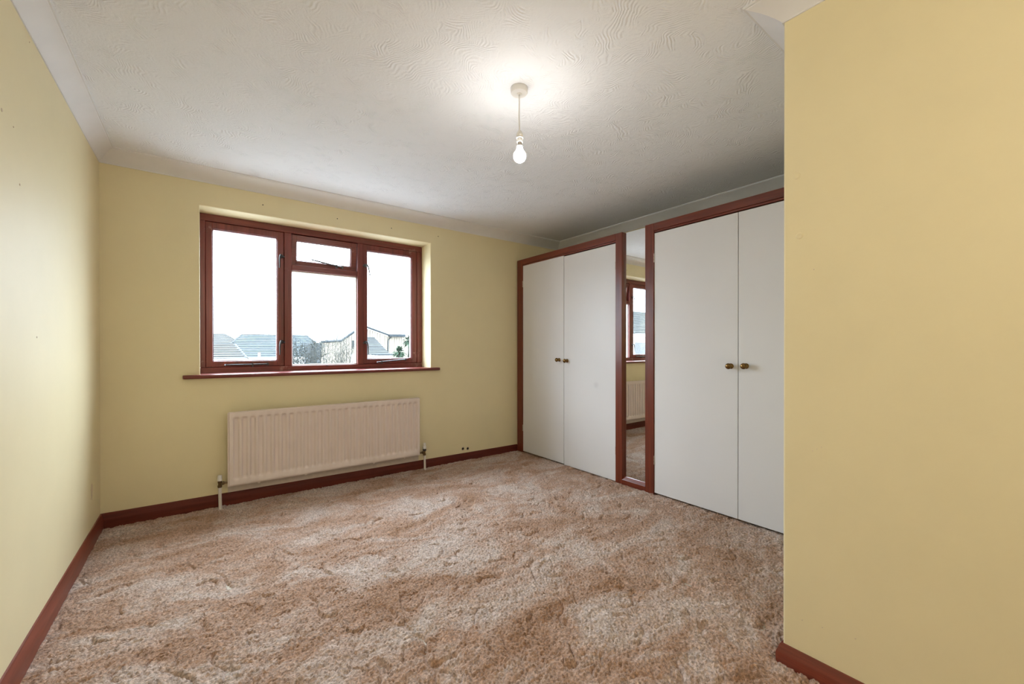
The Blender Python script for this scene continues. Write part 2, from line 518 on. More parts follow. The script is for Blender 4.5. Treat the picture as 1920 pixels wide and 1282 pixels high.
# coving: concave plaster moulding, mitred at the corners
def cove_profile(n=10):
    pts = [(0.0, 0.0), (0.05, 0.0)]       # (share of ceiling projection, share of wall drop from the bottom)
    for k in range(n + 1):
        t = k / n * math.pi / 2
        q = k / n
        pts.append((0.05 + 0.87 * (0.28 * (1 - math.cos(t)) + 0.72 * q), 0.06 + 0.80 * (0.28 * math.sin(t) + 0.72 * q)))
    pts += [(0.93, 0.90), (1.0, 0.90), (1.0, 1.0)]
    return pts
CH = 0.0725
def coving(name, p0, p1, nrm, proj, s0, q0, s1, q1):
    """p0,p1: wall line ends; nrm: into the room; s: +1 inside corner, -1 outside corner, 0 square; q: neighbour's projection"""
    d = (Vector(p1) - Vector(p0)).normalized(); n = Vector(nrm)
    rows = []
    for (u, w) in cove_profile():
        z = H - CH + w * CH
        a = Vector(p0) + n * (u * proj) + d * (s0 * u * q0)
        b = Vector(p1) + n * (u * proj) - d * (s1 * u * q1)
        rows.append(((a.x, a.y, z), (b.x, b.y, z)))
    vs = [p for r in rows for p in r]; fs = []
    for i in range(len(rows) - 1):
        fs.append((2 * i, 2 * i + 1, 2 * i + 3, 2 * i + 2))
    nv = len(vs)
    e0 = Vector(p0); e1 = Vector(p1)
    vs += [(e0.x, e0.y, H), (e1.x, e1.y, H)]
    fs.append(tuple([2 * i for i in range(len(rows))] + [nv])); fs.append(tuple(([2 * i + 1 for i in range(len(rows))] + [nv + 1])[::-1]))
    fs += [(nv, nv + 1, 1, 0), (2 * len(rows) - 2, 2 * len(rows) - 1, nv + 1, nv)]
    me = pydata(name, vs, fs)
    b2 = bmesh.new(); b2.from_mesh(me); bmesh.ops.recalc_face_normals(b2, faces=list(b2.faces)); b2.to_mesh(me); b2.free()
    o = smooth_by_angle(link(name, me, MAT['coving']), 25)
    struct(o)
    return o
CL, CB, CR = 0.083, 0.135, 0.0994
tag(coving('trim_1', (0, YF, 0), (0, 0, 0), (1, 0, 0), CL, 0, 0, 1, CB), label='plaster coving above the left wall')
tag(coving('trim_2', (0, 0, 0), (XW, 0, 0), (0, -1, 0), CB, 1, CL, 1, CR), label='plaster coving above the window wall')
tag(coving('trim_3', (XW, 0, 0), (XW, YE, 0), (-1, 0, 0), CR, 1, CB, 1, CR), label='plaster coving above the wardrobes')
tag(coving('trim_4', (XW, YE, 0), (XR, YE, 0), (0, 1, 0), CR, 1, CR, -1, CR), label='plaster coving on the alcove side of the partition')
tag(coving('trim_5', (XR, YE, 0), (XR, YF, 0), (-1, 0, 0), CR, -1, CR, 0, 0), label='plaster coving on the near face of the partition')

# skirting boards: chamfered section
def skirting(name, p0, p1, nrm, h0, h1, mat, s0, s1, t=0.0175):
    d = (Vector(p1) - Vector(p0)).normalized(); n = Vector(nrm)
    prof = [(0, -0.02), (1.0, -0.02), (1.0, 0.50), (0.93, 0.56), (0.45, 0.93), (0.30, 0.985), (0.0, 1.0)]
    vs, fs = [], []
    for u, w in prof:
        a = Vector(p0) + n * (u * t) + d * (s0 * u * t); b = Vector(p1) + n * (u * t) - d * (s1 * u * t)
        vs += [(a.x, a.y, w * h0 if w > 0 else w), (b.x, b.y, w * h1 if w > 0 else w)]
    m = len(prof)
    for i in range(m):
        j = (i + 1) % m
        fs.append((2 * i, 2 * i + 1, 2 * j + 1, 2 * j))
    fs.append(tuple(2 * i for i in range(m))); fs.append(tuple(2 * i + 1 for i in range(m))[::-1])
    me = pydata(name, vs, fs)
    b2 = bmesh.new(); b2.from_mesh(me); bmesh.ops.recalc_face_normals(b2, faces=list(b2.faces)); b2.to_mesh(me); b2.free()
    return struct(smooth_by_angle(link(name, me, mat), 30))
skirting('baseboard_left', (0, YF, 0), (0, 0, 0), (1, 0, 0), 0.0905, 0.0895, MAT['skirt_y'], 0, 1)
skirting('baseboard_back', (0, 0, 0), (WF + 0.01, 0, 0), (0, -1, 0), 0.0895, 0.067, MAT['skirt_x'], 1, 0)
skirting('baseboard_partition', (XR, YE, 0), (XR, YF, 0), (-1, 0, 0), 0.065, 0.065, MAT['skirt_y'], -1, 0)
skirting('baseboard_alcove', (WF + 0.03, YE, 0), (XR, YE, 0), (0, 1, 0), 0.065, 0.065, MAT['skirt_x'], 0, -1)

# holes, marks and patches in the walls (parts of the walls)
def hole(parent, name, c, nrm, r, mat, depth=0.0015):
    return lathe(name, [(r * 0.2, 0.0), (r, 0.0), (r * 0.9, depth), (r * 0.2, depth)], c, nrm, mat, parent, 12)
for x, z in ((0.8987, 2.243), (1.4409, 2.2385), (1.9104, 2.2396), (2.381, 2.241)):
    hole(wall_back, 'screw_hole', (x, 0.0, z), (0, -1, 0), 0.0042, MAT['hole'])
for x, z in ((2.657, 0.1165), (2.714, 0.110)):
    h = hole(wall_back, 'cable_hole', (x, 0.0, z), (0, -1, 0), 0.0125, MAT['hole'])
    vs, fs = [], []
    for k in range(20):
        a = 2 * math.pi * k / 20
        for r, y in ((0.0125, -0.0005), (0.0155, -0.003), (0.019, -0.0005)):
            vs.append((x + r * math.cos(a), y, z + r * math.sin(a)))
    for k in range(20):
        k2 = (k + 1) % 20
        for j in range(2):
            fs.append((3 * k + j, 3 * k2 + j, 3 * k2 + j + 1, 3 * k + j + 1))
    link('hole_rim', pydata('hole_rim', vs, fs), MAT['filler'], h)
box('bare_plaster_strip', 0.672, 2.17, -0.0015, 0.0, 0.07, 0.60, MAT['plaster'], wall_back)
for y, z, r in ((-1.6197, 1.9172, 0.006), (-1.4536, 1.7278, 0.004), (-1.2687, 1.1884, 0.004), (-1.5144, 1.9068, 0.003), (-1.3418, 2.30, 0.003), (-0.30, 0.27, 0.003)):
    hole(wall_left, 'screw_hole', (0.0, y, z), (1, 0, 0), r, MAT['filler'])
# patch of filler low in the corner of the left wall
vs = [(0.0012, -0.257 + 0.018 * math.cos(a) * (1 + 0.3 * math.sin(3 * a)), 0.30 + 0.060 * math.sin(a) * (1 + 0.2 * math.cos(2 * a))) for a in np.linspace(0, 2 * math.pi, 24, endpoint=False)]
link('filler_patch', pydata('filler_patch', vs + [(0, v[1], v[2]) for v in vs], [tuple(range(24))] + [(i, 24 + i, 24 + (i + 1) % 24, (i + 1) % 24) for i in range(24)]), MAT['filler'], wall_left)
for y, z, r in ((-3.1676, 1.4167, 0.0022), (-3.1654, 0.7858, 0.0022), (-3.178, 0.795, 0.0018), (-3.1902, 0.8035, 0.0018), (-3.1343, 0.1792, 0.0022), (-3.1942, 0.185, 0.002), (-3.2841, 0.1968, 0.0022)):
    hole(wall_partition, 'pin_hole', (XR, y, z), (-1, 0, 0), r, MAT['filler'])
for y, z in ((-3.1156, 1.7577), (-3.1241, 1.5427)):
    lathe('filled_bump', [(0.012, 0.0), (0.0112, 0.0008), (0.0085, 0.0021), (0.004, 0.0012), (0.001, 0.001)], (XR, y, z), (-1, 0, 0), MAT['wall'], wall_partition, 18)

# ------------------------------------------------------------------ window
win = empty('window_1', (1.405, 0.2, 0.95))
struct(win)
win['label'] = 'mahogany stained three light casement window'
FY0, FY1 = 0.196, 0.275           # frame faces
SY0, SY1 = 0.204, 0.258           # sash faces
MX1a, MX1b, MX2a, MX2b = 1.0715, 1.1262, 1.6655, 1.7150
TZ0, TZ1 = 1.800, 1.846
box('frame_head', WX0, WX1, FY0, FY1, 2.107, WZ1, MAT['win_x'], win, 0.004)
box('frame_rail', WX0, WX1, FY0, FY1, 0.945, 0.9985, MAT['win_x'], win, 0.004)
box('jamb', WX0, 0.5445, FY0, FY1, 0.9985, 2.107, MAT['win_z'], win, 0.004)
box('jamb', 2.2475, WX1, FY0, FY1, 0.9985, 2.107, MAT['win_z'], win, 0.004)
box('mullion', MX1a, MX1b, FY0, FY1, 0.9985, 2.107, MAT['win_z'], win, 0.004)
box('mullion', MX2a, MX2b, FY0, FY1, 0.9985, 2.107, MAT['win_z'], win, 0.004)
box('transom', MX1b, MX2a, FY0, FY1, TZ0, TZ1, MAT['win_x'], win, 0.004)

def sash(name, x0, x1, z0, z1, gx0, gx1, gz0, gz1):
    bm = bmesh.new()
    bm_box(bm, x0, gx0, SY0, SY1, z0, z1, 0.003)
    bm_box(bm, gx1, x1, SY0, SY1, z0, z1, 0.003)
    bm_box(bm, gx0 - 0.001, gx1 + 0.001, SY0, SY1, z0, gz0, 0.003)
    bm_box(bm, gx0 - 0.001, gx1 + 0.001, SY0, SY1, gz1, z1, 0.003)
    # putty / bead line round the glass
    b = 0.006
    bm_box(bm, gx0 - 0.002, gx0 + b, SY0 + 0.012, SY1 - 0.004, gz0, gz1, 0.0015)
    bm_box(bm, gx1 - b, gx1 + 0.002, SY0 + 0.012, SY1 - 0.004, gz0, gz1, 0.0015)
    bm_box(bm, gx0, gx1, SY0 + 0.012, SY1 - 0.004, gz0 - 0.002, gz0 + b, 0.0015)
    bm_box(bm, gx0, gx1, SY0 + 0.012, SY1 - 0.004, gz1 - b, gz1 + 0.002, 0.0015)
    o = link(name, bm_mesh(bm, name), MAT['win_z'], win)
    box('window_pane', gx0, gx1, SY0 + 0.026, SY0 + 0.030, gz0, gz1, MAT['glass'], o)
    return o
# rebate stops on the outer side of the frame, behind the opening sashes
def stops(x0, x1, z0, z1):
    bm = bmesh.new()
    for (a, b_, c, d) in ((x0 - 0.002, x0 + 0.014, z0, z1), (x1 - 0.014, x1 + 0.002, z0, z1), (x0, x1, z0 - 0.002, z0 + 0.014), (x0, x1, z1 - 0.014, z1 + 0.002)):
        bm_box(bm, a, b_, 0.2595, 0.274, c, d, 0.001)
    link('rebate_stop', bm_mesh(bm, 'rebate_stop'), MAT['win_z'], win)
stops(0.5445, MX1a, 0.9985, 2.107); stops(MX2b, 2.2475, 0.9985, 2.107)
sash_l = sash('casement_sash', 0.5460, 1.0690, 1.0005, 2.1055, 0.5880, 1.0215, 1.0440, 2.0560)
sash_r = sash('casement_sash', 1.7165, 2.2460, 1.0005, 2.1055, 1.7545, 2.1930, 1.0440, 2.0540)
vent = sash('vent_sash', 1.1285, 1.6635, 1.8485, 2.1045, 1.1665, 1.6150, 1.8900, 2.0570)
vent.data.materials[0] = MAT['win_x']
# fixed middle light: glass held straight in the frame by beads
bm = bmesh.new()
bx0, bx1, bz0, bz1 = MX1b, MX2a, 0.9985, TZ0
for (a, b_, c, d) in ((bx0, bx0 + 0.009, bz0, bz1), (bx1 - 0.009, bx1, bz0, bz1), (bx0, bx1, bz0, bz0 + 0.009), (bx0, bx1, bz1 - 0.009, bz1)):
    bm_box(bm, a, b_, 0.222, 0.262, c, d, 0.002)
bead = link('glazing_bead', bm_mesh(bm, 'glazing_bead'), MAT['white_plastic'], win)
box('window_pane', bx0 + 0.004, bx1 - 0.004, 0.238, 0.242, bz0 + 0.004, bz1 - 0.004, MAT['glass'], bead)

def fastener(parent, bx, bz, tip):
    """cockspur handle: rounded boss, nose over the mullion, curled lever"""
    y = SY0
    v1 = lathe_data([(0.004, 0), (0.016, 0.0), (0.016, 0.004), (0.012, 0.010), (0.004, 0.012)], (bx, y, bz), (0, -1, 0), 16)
    side = 1 if tip[0] > bx else -1
    nose = tube_data([(bx, y - 0.008, bz), (bx - side * 0.012, y - 0.010, bz - 0.001), (bx - side * 0.024, y - 0.010, bz - 0.006)], [0.009, 0.008, 0.006], 8)
    t = Vector((tip[0], y - 0.030, tip[1]))
    s = Vector((bx, y - 0.012, bz))
    pts = [s, s + Vector((side * 0.006, -0.014, 0.008)), s.lerp(t, 0.28) + Vector((side * 0.010, -0.012, 0.010)),
           s.lerp(t, 0.5) + Vector((side * 0.008, -0.008, 0.004)), s.lerp(t, 0.75) + Vector((side * 0.003, -0.004, 0)), t]
    lev = tube_data(pts, [0.008, 0.0075, 0.0065, 0.0055, 0.0048, 0.0042], 10)
    o = link('window_fastener', pydata('window_fastener', *merge([v1, nose, lev])), MAT['iron'], parent)
    return smooth_by_angle(o, 45)
fastener(sash_l, 1.0500, 1.905, (1.0350, 1.805))
fastener(sash_l, 1.0510, 1.197, (1.0340, 1.090))
fastener(sash_r, 1.7380, 1.910, (1.7745, 1.809))
fastener(sash_r, 1.7380, 1.197, (1.7560, 1.084))

def stay(parent, a, b, peg):
    """casement stay: flat pierced bar with a curled end, pivot bracket and peg"""
    a = Vector(a); b = Vector(b); d = (b - a).normalized()
    bar = tube_data([a, a + d * 0.03, b - d * 0.012, b], [0.005, 0.0062, 0.0062, 0.004], 8)
    curl = tube_data([a, a - d * 0.010 + Vector((0, -0.004, 0.002)), a - d * 0.014 + Vector((0, -0.010, -0.003)), a - d * 0.008 + Vector((0, -0.013, -0.006))], [0.005, 0.005, 0.0045, 0.004], 8)
    br = lathe_data([(0.004, -0.004), (0.011, -0.004), (0.011, 0.010), (0.004, 0.012)], (b.x, b.y + 0.002, b.z), (0, 1, 0), 12)
    p = a.lerp(b, peg)
    pg = lathe_data([(0.003, -0.016), (0.006, -0.016), (0.006, 0.010), (0.003, 0.010)], p, (0, 0, 1), 10)
    plate = lathe_data([(0.003, 0.0), (0.013, 0.0), (0.013, 0.004), (0.003, 0.004)], (p.x, p.y, p.z - 0.018), (0, 0, 1), 12)
    o = link('casement_stay', pydata('casement_stay', *merge([bar, curl, br, pg, plate])), MAT['iron'], parent)
    return smooth_by_angle(o, 45)
stay(sash_l, (0.675, 0.186, 1.0150), (0.950, 0.196, 1.0160), 0.62)
stay(sash_r, (1.845, 0.172, 1.0140), (2.125, 0.198, 1.0330), 0.13)
stay(vent, (1.285, 0.172, 1.8990), (1.532, 0.196, 1.8680), 0.80)
# the vent stands slightly open: swing it about its top edge, pane and stay with it
def rotate_mesh(o, piv, ang):
    Rm = Matrix.Translation(piv) @ Matrix.Rotation(ang, 4, 'X') @ Matrix.Translation(-Vector(piv))
    o.data.transform(Rm)
for o in [vent] + [c for c in vent.children if c.name.startswith('window_pane')]:
    rotate_mesh(o, (0, 0.23, 2.10), math.radians(7.0))

# sill board with horns and rounded nose
sx0, sx1, snose, sz1, sth = 0.4140, 2.3850, -0.040, 0.9565, 0.0275
bm = bmesh.new()
prof = []
for k in range(9):
    a = math.pi / 2 + math.pi * k / 8
    prof.append((snose + sth / 2 + sth / 2 * math.cos(a), sz1 - sth / 2 + sth / 2 * math.sin(a)))
prof = [(0.0, sz1)] + prof + [(0.0, sz1 - sth)]
n = len(prof)
rings = []
for x, inset in ((sx0, 0.010), (sx0 + 0.004, 0.003), (sx0 + 0.012, 0.0), (sx1 - 0.012, 0.0), (sx1 - 0.004, 0.003), (sx1, 0.010)):
    rings.append([bm.verts.new((x, min(0.0, y + inset) if y < -0.001 else y, (z - sz1 + sth / 2) * (1 - inset * 12) + sz1 - sth / 2)) for y, z in prof])
for r1, r2 in zip(rings, rings[1:]):
    for i in range(n):
        bm.faces.new((r1[i], r2[i], r2[(i + 1) % n], r1[(i + 1) % n]))
bm.faces.new(rings[0]); bm.faces.new(rings[-1][::-1])
bm_box(bm, WX0 + 0.0005, WX1 - 0.0005, -0.002, FY0 + 0.01, sz1 - sth, sz1)
bmesh.ops.recalc_face_normals(bm, faces=list(bm.faces))
smooth_by_angle(link('window_sill', bm_mesh(bm, 'window_sill'), MAT['win_x'], win), 30)

# ------------------------------------------------------------------ radiator
rad = empty('radiator', (1.41, -0.07, 0.0))
tag(rad, 'cream fluted panel radiator on the wall under the window', 'radiator')
RX0, RX1, RZ0, RZ1, RY = 0.667, 2.148, 0.147, 0.685, -0.098
NR = 28
# pressed front: each flute is a shallow channel with closed rounded ends
fx0, fx1, fz0, fz1 = RX0 + 0.012, RX1 - 0.008, RZ0 + 0.013, RZ1 - 0.004
pitch = (fx1 - fx0 - 0.03) / NR
px_ = [fx0, fx0 + 0.012]
for i in range(NR):
    c = fx0 + 0.015 + pitch * (i + 0.5)
    px_ += [c + pitch * q for q in (-0.40, -0.26, -0.18, 0.0, 0.18, 0.26, 0.40)]
px_ += [fx1 - 0.012, fx1]
def chan(x):
    u = ((x - fx0 - 0.015) / pitch) % 1.0 - 0.5
    if x < fx0 + 0.014 or x > fx1 - 0.014: return 0.0
    a = abs(u)
    return 1.0 if a < 0.19 else max(0.0, 1 - (a - 0.19) / 0.17)
pz_ = [fz0, fz0 + 0.035, fz0 + 0.040, fz0 + 0.046, fz0 + 0.054, fz0 + 0.060, fz1 - 0.056, fz1 - 0.050, fz1 - 0.043, fz1 - 0.038, fz1 - 0.033, fz1]
ez_ = [0, 0, 0.25, 0.7, 0.95, 1, 1, 0.95, 0.7, 0.25, 0, 0]
vs, fs = [], []
for z, e in zip(pz_, ez_):
    for x in px_:
        vs.append((x, RY + 0.015 * chan(x) * e, z))
w = len(px_)
for j in range(len(pz_) - 1):
    for i in range(w - 1):
        fs.append((j * w + i, j * w + i + 1, (j + 1) * w + i + 1, (j + 1) * w + i))
# returned edges of the pressing
per = [i for i in range(w)] + [j * w + w - 1 for j in range(1, len(pz_))] + [(len(pz_) - 1) * w + i for i in range(w - 2, -1, -1)] + [j * w for j in range(len(pz_) - 2, 0, -1)]
k0 = len(vs)
vs += [(vs[i][0], RY + 0.018, vs[i][2]) for i in per]
L = len(per)
for i in range(L):
    fs.append((per[i], k0 + i, k0 + (i + 1) % L, per[(i + 1) % L]))
smooth_by_angle(link('front_panel', pydata('front_panel', vs, fs), MAT['radiator'], rad), 50)
# seam flange behind the pressing, corners clipped at the top
c = 0.010
outl = [(RX0, RZ0), (RX1, RZ0), (RX1, RZ1 - c), (RX1 - c, RZ1), (RX0 + c, RZ1), (RX0, RZ1 - c)]
prism('seam_flange', outl, RY + 0.016, RY + 0.020, 1, MAT['radiator'], rad)
box('back_panel', RX0 + 0.01, RX1 - 0.01, RY + 0.020, RY + 0.040, RZ0 + 0.012, RZ1 - 0.006, MAT['radiator'], rad, 0.005)
for x in (0.86, 1.18, 1.72, 2.0):
    bm = bmesh.new()
    bm_box(bm, x - 0.012, x + 0.012, RY + 0.030, -0.004, 0.175, 0.62, 0.002)
    bm_box(bm, x - 0.009, x + 0.009, RY + 0.018, RY + 0.040, RZ0 - 0.010, RZ0 + 0.02, 0.002)
    link('wall_bracket', bm_mesh(bm, 'wall_bracket'), MAT['radiator'], rad)
def valve(name, x, zc, xr, kind):
    y = -0.068
    body = merge([lathe_data([(0.005, 0), (0.0125, 0.0), (0.0135, 0.004), (0.0135, 0.016), (0.010, 0.018), (0.010, 0.030), (0.012, 0.034), (0.012, 0.052), (0.006, 0.054)], (x, y, zc - 0.028), (0, 0, 1), 14),
                  lathe_data([(0.004, 0), (0.008, 0.0), (0.008, 0.012), (0.0115, 0.014), (0.0115, 0.026), (0.007, 0.028), (0.007, abs(xr - x)), (0.003, abs(xr - x))], (x, y, zc), (1 if xr > x else -1, 0, 0), 14)])
    b = smooth_by_angle(link('valve_body', pydata('valve_body', *body), MAT['old_brass'], rad), 40)
    if kind == 'lock':
        lathe('valve_cap', [(0.004, 0), (0.0145, 0.0), (0.0150, 0.004), (0.0135, 0.036), (0.011, 0.039), (0.003, 0.040)], (x, y, zc + 0.020), (0, 0, 1), MAT['white_plastic'], b, 18)
    else:
        lathe('valve_collar', [(0.006, 0), (0.0155, 0.0), (0.0170, 0.006), (0.0160, 0.020), (0.006, 0.022)], (x, y, zc + 0.014), (0, 0, 1), MAT['black_plastic'], b, 18)
        lathe('valve_head', [(0.006, 0), (0.0165, 0.0), (0.0168, 0.022), (0.0125, 0.026), (0.0120, 0.050), (0.0095, 0.054), (0.003, 0.055)], (x, y, zc + 0.034), (0, 0, 1), MAT['white_plastic'], b, 18)
    tube('supply_pipe', [(x + 0.003, y - 0.004, -0.02), (x + 0.002, y - 0.002, 0.05), (x, y, zc - 0.026)], 0.0105, MAT['white_pipe'], rad, 14)
valve('valve_left', 0.6212, 0.178, RX0 + 0.015, 'lock')
valve('valve_right', 2.2010, 0.163, RX1 - 0.012, 'trv')

# ------------------------------------------------------------------ wardrobes
STZ = 2.119
def knob(door, x, y, z):
    # rose, neck and mushroom ball, axis towards the room
    lathe('door_knob', [(0.004, -0.001), (0.0185, 0.0), (0.0185, 0.003), (0.0150, 0.007), (0.0095, 0.010), (0.0085, 0.018), (0.0120, 0.022),
                        (0.0180, 0.028), (0.0200, 0.034), (0.0190, 0.040), (0.0145, 0.045), (0.0075, 0.0475), (0.001, 0.048)], (x, y, z), (-1, 0, 0), MAT['knob_brass'], door, 24)
def hinge(parent, x, y, z, side):
    bm = bmesh.new()
    bm_box(bm, x - 0.001, x + 0.016, y - 0.0005, y + 0.0005 + side * 0.002, z - 0.034, z + 0.034)
    me = bm_mesh(bm, 'hinge')
    vs = [v.co.copy() for v in me.vertices]; fs = [tuple(p.vertices) for p in me.polygons]
    kn = []
    for k in range(3):
        kn.append(lathe_data([(0.002, 0.0), (0.0042, 0.0), (0.0042, 0.0205), (0.002, 0.0205)], (x - 0.002, y, z - 0.034 + k * 0.0235), (0, 0, 1), 10))
    bpy.data.meshes.remove(me)
    smooth_by_angle(link('hinge', pydata('hinge', *merge([(vs, fs)] + kn)), MAT['hinge_steel'], parent))

def wardrobe(label, ya, yb, sw_a, sw_b, doors):
    """ya > yb along the wall; sw: stile widths at both ends; doors: (y0, y1, z0, z1, knob_y, knob_z, hinge_side)"""
    w = empty('fitted_wardrobe', (WF + 0.3, (ya + yb) / 2, 0.0))
    tag(w, label, 'wardrobe', 'pair of fitted wardrobes')
    xb = WF + 0.046
    box('stile', WF, xb, ya, ya - sw_a, 0.0, STZ, MAT['wood_z'], w, 0.003)
    box('stile', WF, xb, yb + sw_b, yb, 0.0, STZ, MAT['wood_z'], w, 0.003)
    box('head_rail', WF, xb, ya - sw_a, yb + sw_b, 2.062, STZ, MAT['wood_y'], w, 0.003)
    box('door_stop', WF + 0.010, xb, ya - sw_a, yb + sw_b, 2.048, 2.062, MAT['wood_y'], w, 0.002)
    bm = bmesh.new()
    bm_box(bm, xb, XW - 0.02, ya, ya - 0.018, 0.0, STZ - 0.02)
    bm_box(bm, xb, XW - 0.02, yb + 0.018, yb, 0.0, STZ - 0.02)
    bm_box(bm, xb, XW - 0.02, ya, yb, STZ - 0.02, STZ - 0.002)
    bm_box(bm, XW - 0.02, XW - 0.012, ya, yb, 0.0, STZ - 0.002)
    bm_box(bm, xb, XW - 0.02, ya - 0.018, yb + 0.018, 0.02, 0.036)
    link('carcass', bm_mesh(bm, 'carcass'), MAT['carcass'], w)
    for (y0, y1, z0, z1, ky, kz, hs) in doors:
        d = box('door', WF + 0.008, WF + 0.026, y0, y1, z0, z1, MAT['door'], w, 0.0015)
        knob(d, WF + 0.008, ky, kz)
        hy = y0 + 0.001 if hs > 0 else y1 - 0.001
        for hz in (1.848, 0.268):
            hinge(d, WF + 0.007, hy, hz, -hs)
    return w
Y_S2, Y_S3 = -1.4595, -1.6860
wardrobe('white double door wardrobe in red brown frame next to the window wall', -0.0195, Y_S2, 0.094, 0.0685,
         [(-0.1150, -0.7525, 0.0130, 2.0475, -0.690, 1.0285, 1), (-0.7580, -1.3890, 0.0060, 2.0380, -0.800, 1.0215, -1)])
wardrobe('white double door wardrobe in red brown frame beside the yellow partition wall', Y_S3, -3.0700, 0.0785, 0.040,
         [(-1.7665, -2.3960, 0.0130, 2.0400, -2.3510, 1.0230, 1), (-2.3997, -3.0280, 0.0130, 2.0400, -2.4470, 1.0265, -1)])
# faint smudge on the second door is in the laminate; tall mirror between the wardrobes
mir = empty('tall_mirror', (WF + 0.03, (Y_S2 + Y_S3) / 2, 0.0))
tag(mir, 'tall narrow mirror between the two wardrobes above a sloped wooden rail', 'mirror')
g0, g1 = Y_S2 - 0.0006, Y_S3 + 0.0006
box('mirror_glass', WF + 0.030, WF + 0.034, g0, g1, 0.060, STZ - 0.006, MAT['mirror'], mir, 0.0008, 1)
box('backing_board', WF + 0.0345, WF + 0.046, g0, g1, 0.03, STZ - 0.006, MAT['carcass'], mir)

poly = [(WF + 0.001, 0.0), (WF + 0.0295, 0.0), (WF + 0.0295, 0.064), (WF + 0.022, 0.063), (WF + 0.005, 0.043), (WF + 0.001, 0.038)]
vs = [(x, g0, z) for x, z in poly] + [(x, g1, z) for x, z in poly]
k = len(poly)
me = pydata('bottom_rail', vs, [tuple(range(k)), tuple(range(k, 2 * k))[::-1]] + [(i, k + i, k + (i + 1) % k, (i + 1) % k) for i in range(k)])
b2 = bmesh.new(); b2.from_mesh(me); bmesh.ops.recalc_face_normals(b2, faces=list(b2.faces)); b2.to_mesh(me); b2.free()
link('bottom_rail', me, MAT['wood_y'], mir)

# ------------------------------------------------------------------ pendant light
LX, LY = 1.749, -2.1047
pen = empty('pendant_light', (LX, LY, H))
tag(pen, 'bare lit bulb on white cord from round ceiling rose', 'ceiling light')
lathe('ceiling_rose', [(0.006, 0.0), (0.0415, 0.0), (0.0420, 0.002), (0.0405, 0.021), (0.0375, 0.0255), (0.012, 0.027), (0.0095, 0.031), (0.004, 0.031)], (LX, LY, H), (0, 0, -1), MAT['white_plastic'], pen, 40)
tube('cord', [(LX, LY, H - 0.028), (LX + 0.0006, LY, 2.33), (LX - 0.0006, LY + 0.0005, 2.27), (LX + 0.0012, LY - 0.0005, 2.21), (LX + 0.0018, LY - 0.001, 2.185)], 0.0034, MAT['white_plastic'], pen, 12)
BX, BY = LX + 0.002, LY - 0.001
hold = lathe('lamp_holder', [(0.004, 0.0), (0.0065, 0.0), (0.011, 0.008), (0.0155, 0.017), (0.0168, 0.021), (0.0168, 0.025), (0.0150, 0.026), (0.0150, 0.033), (0.0168, 0.034), (0.0168, 0.037), (0.0140, 0.038), (0.0140, 0.056), (0.004, 0.056)], (BX, BY, 2.196), (0, 0, -1), MAT['white_plastic'], pen, 28)
prof = [(0.004, 0.0), (0.0125, 0.0), (0.0135, 0.006), (0.0160, 0.016)]
for k in range(13):
    a = math.radians(-50 + 140 * k / 12)
    prof.append((0.0305 * math.cos(a), 0.048 + 0.0305 * math.sin(a)))
prof[-1] = (0.0005, 0.0785)
lathe('bulb', prof, (BX, BY, 2.139 - 0.018), (0, 0, -1), MAT['bulb'], pen, 32)
lathe('bulb_cap', [(0.004, 0), (0.0110, 0.0), (0.0110, 0.022), (0.004, 0.022)], (BX, BY, 2.141), (0, 0, -1), MAT['hinge_steel'], pen, 20)

# ------------------------------------------------------------------ added fill light: an unseen glowing globe in the passage behind the viewpoint
GX, GY = 0.90, -4.35
gl = empty('fill_globe', (GX, GY, H))
tag(gl, 'added opal globe fill light, unseen in the passage behind the viewpoint', 'ceiling light')
lathe('ceiling_rose', [(0.006, 0.0), (0.060, 0.0), (0.060, 0.016), (0.050, 0.026), (0.006, 0.028)], (GX, GY, H), (0, 0, -1), MAT['white_plastic'], gl, 32)
lathe('stem', [(0.004, 0.0), (0.011, 0.0), (0.011, 0.420), (0.040, 0.425), (0.040, 0.455), (0.004, 0.455)], (GX, GY, H - 0.026), (0, 0, -1), MAT['white_plastic'], gl, 20)
prof = [(0.12 * math.sin(math.radians(a)) + 0.0005, 0.12 - 0.12 * math.cos(math.radians(a))) for a in range(18, 181, 9)]
lathe('fill_globe_shade', prof, (GX, GY, 1.945), (0, 0, -1), MAT['globe'], gl, 32)

# ------------------------------------------------------------------ outside: bungalows, bare hedge, extension, palm
GZ = -2.6
MAT['slate'] = plain('blue_grey_roof_tile', (0.028, 0.034, 0.038), 0.7, spec=0.04, var=0.18, scale=3.0)
MAT['slate_pale'] = plain('weathered_grey_roof_tile', (0.030, 0.032, 0.032), 0.75, spec=0.04, var=0.15, scale=3.0)
MAT['slate_far'] = plain('lichened_pale_roof_tile', (0.036, 0.037, 0.036), 0.75, spec=0.04, var=0.12, scale=3.0)
MAT['render_wall'] = plain('white_render', (0.55, 0.55, 0.53), 0.85, spec=0.1)
MAT['cladding'] = plain('pale_larch_boards', (0.17, 0.15, 0.12), 0.7, spec=0.04, var=0.12, scale=6.0)
MAT['fascia'] = plain('grey_fascia', (0.018, 0.022, 0.025), 0.5, spec=0.04)
MAT['twig'] = plain('bare_twig_bark', (0.024, 0.027, 0.026), 0.9, spec=0.04, var=0.3, scale=30)
MAT['twig_pale'] = plain('pale_twig_bark', (0.042, 0.042, 0.038), 0.9, spec=0.04, var=0.3, scale=30)
MAT['palm_leaf'] = plain('grey_green_palm_leaf', (0.022, 0.036, 0.024), 0.6, spec=0.04, var=0.3, scale=12)
MAT['lawn'] = plain('pale_gravel_ground', (0.19, 0.19, 0.185), 0.95, spec=0.04, var=0.3, scale=0.8)
MAT['dark_glass'] = plain('dark_window_glass', (0.02, 0.024, 0.028), 0.1)
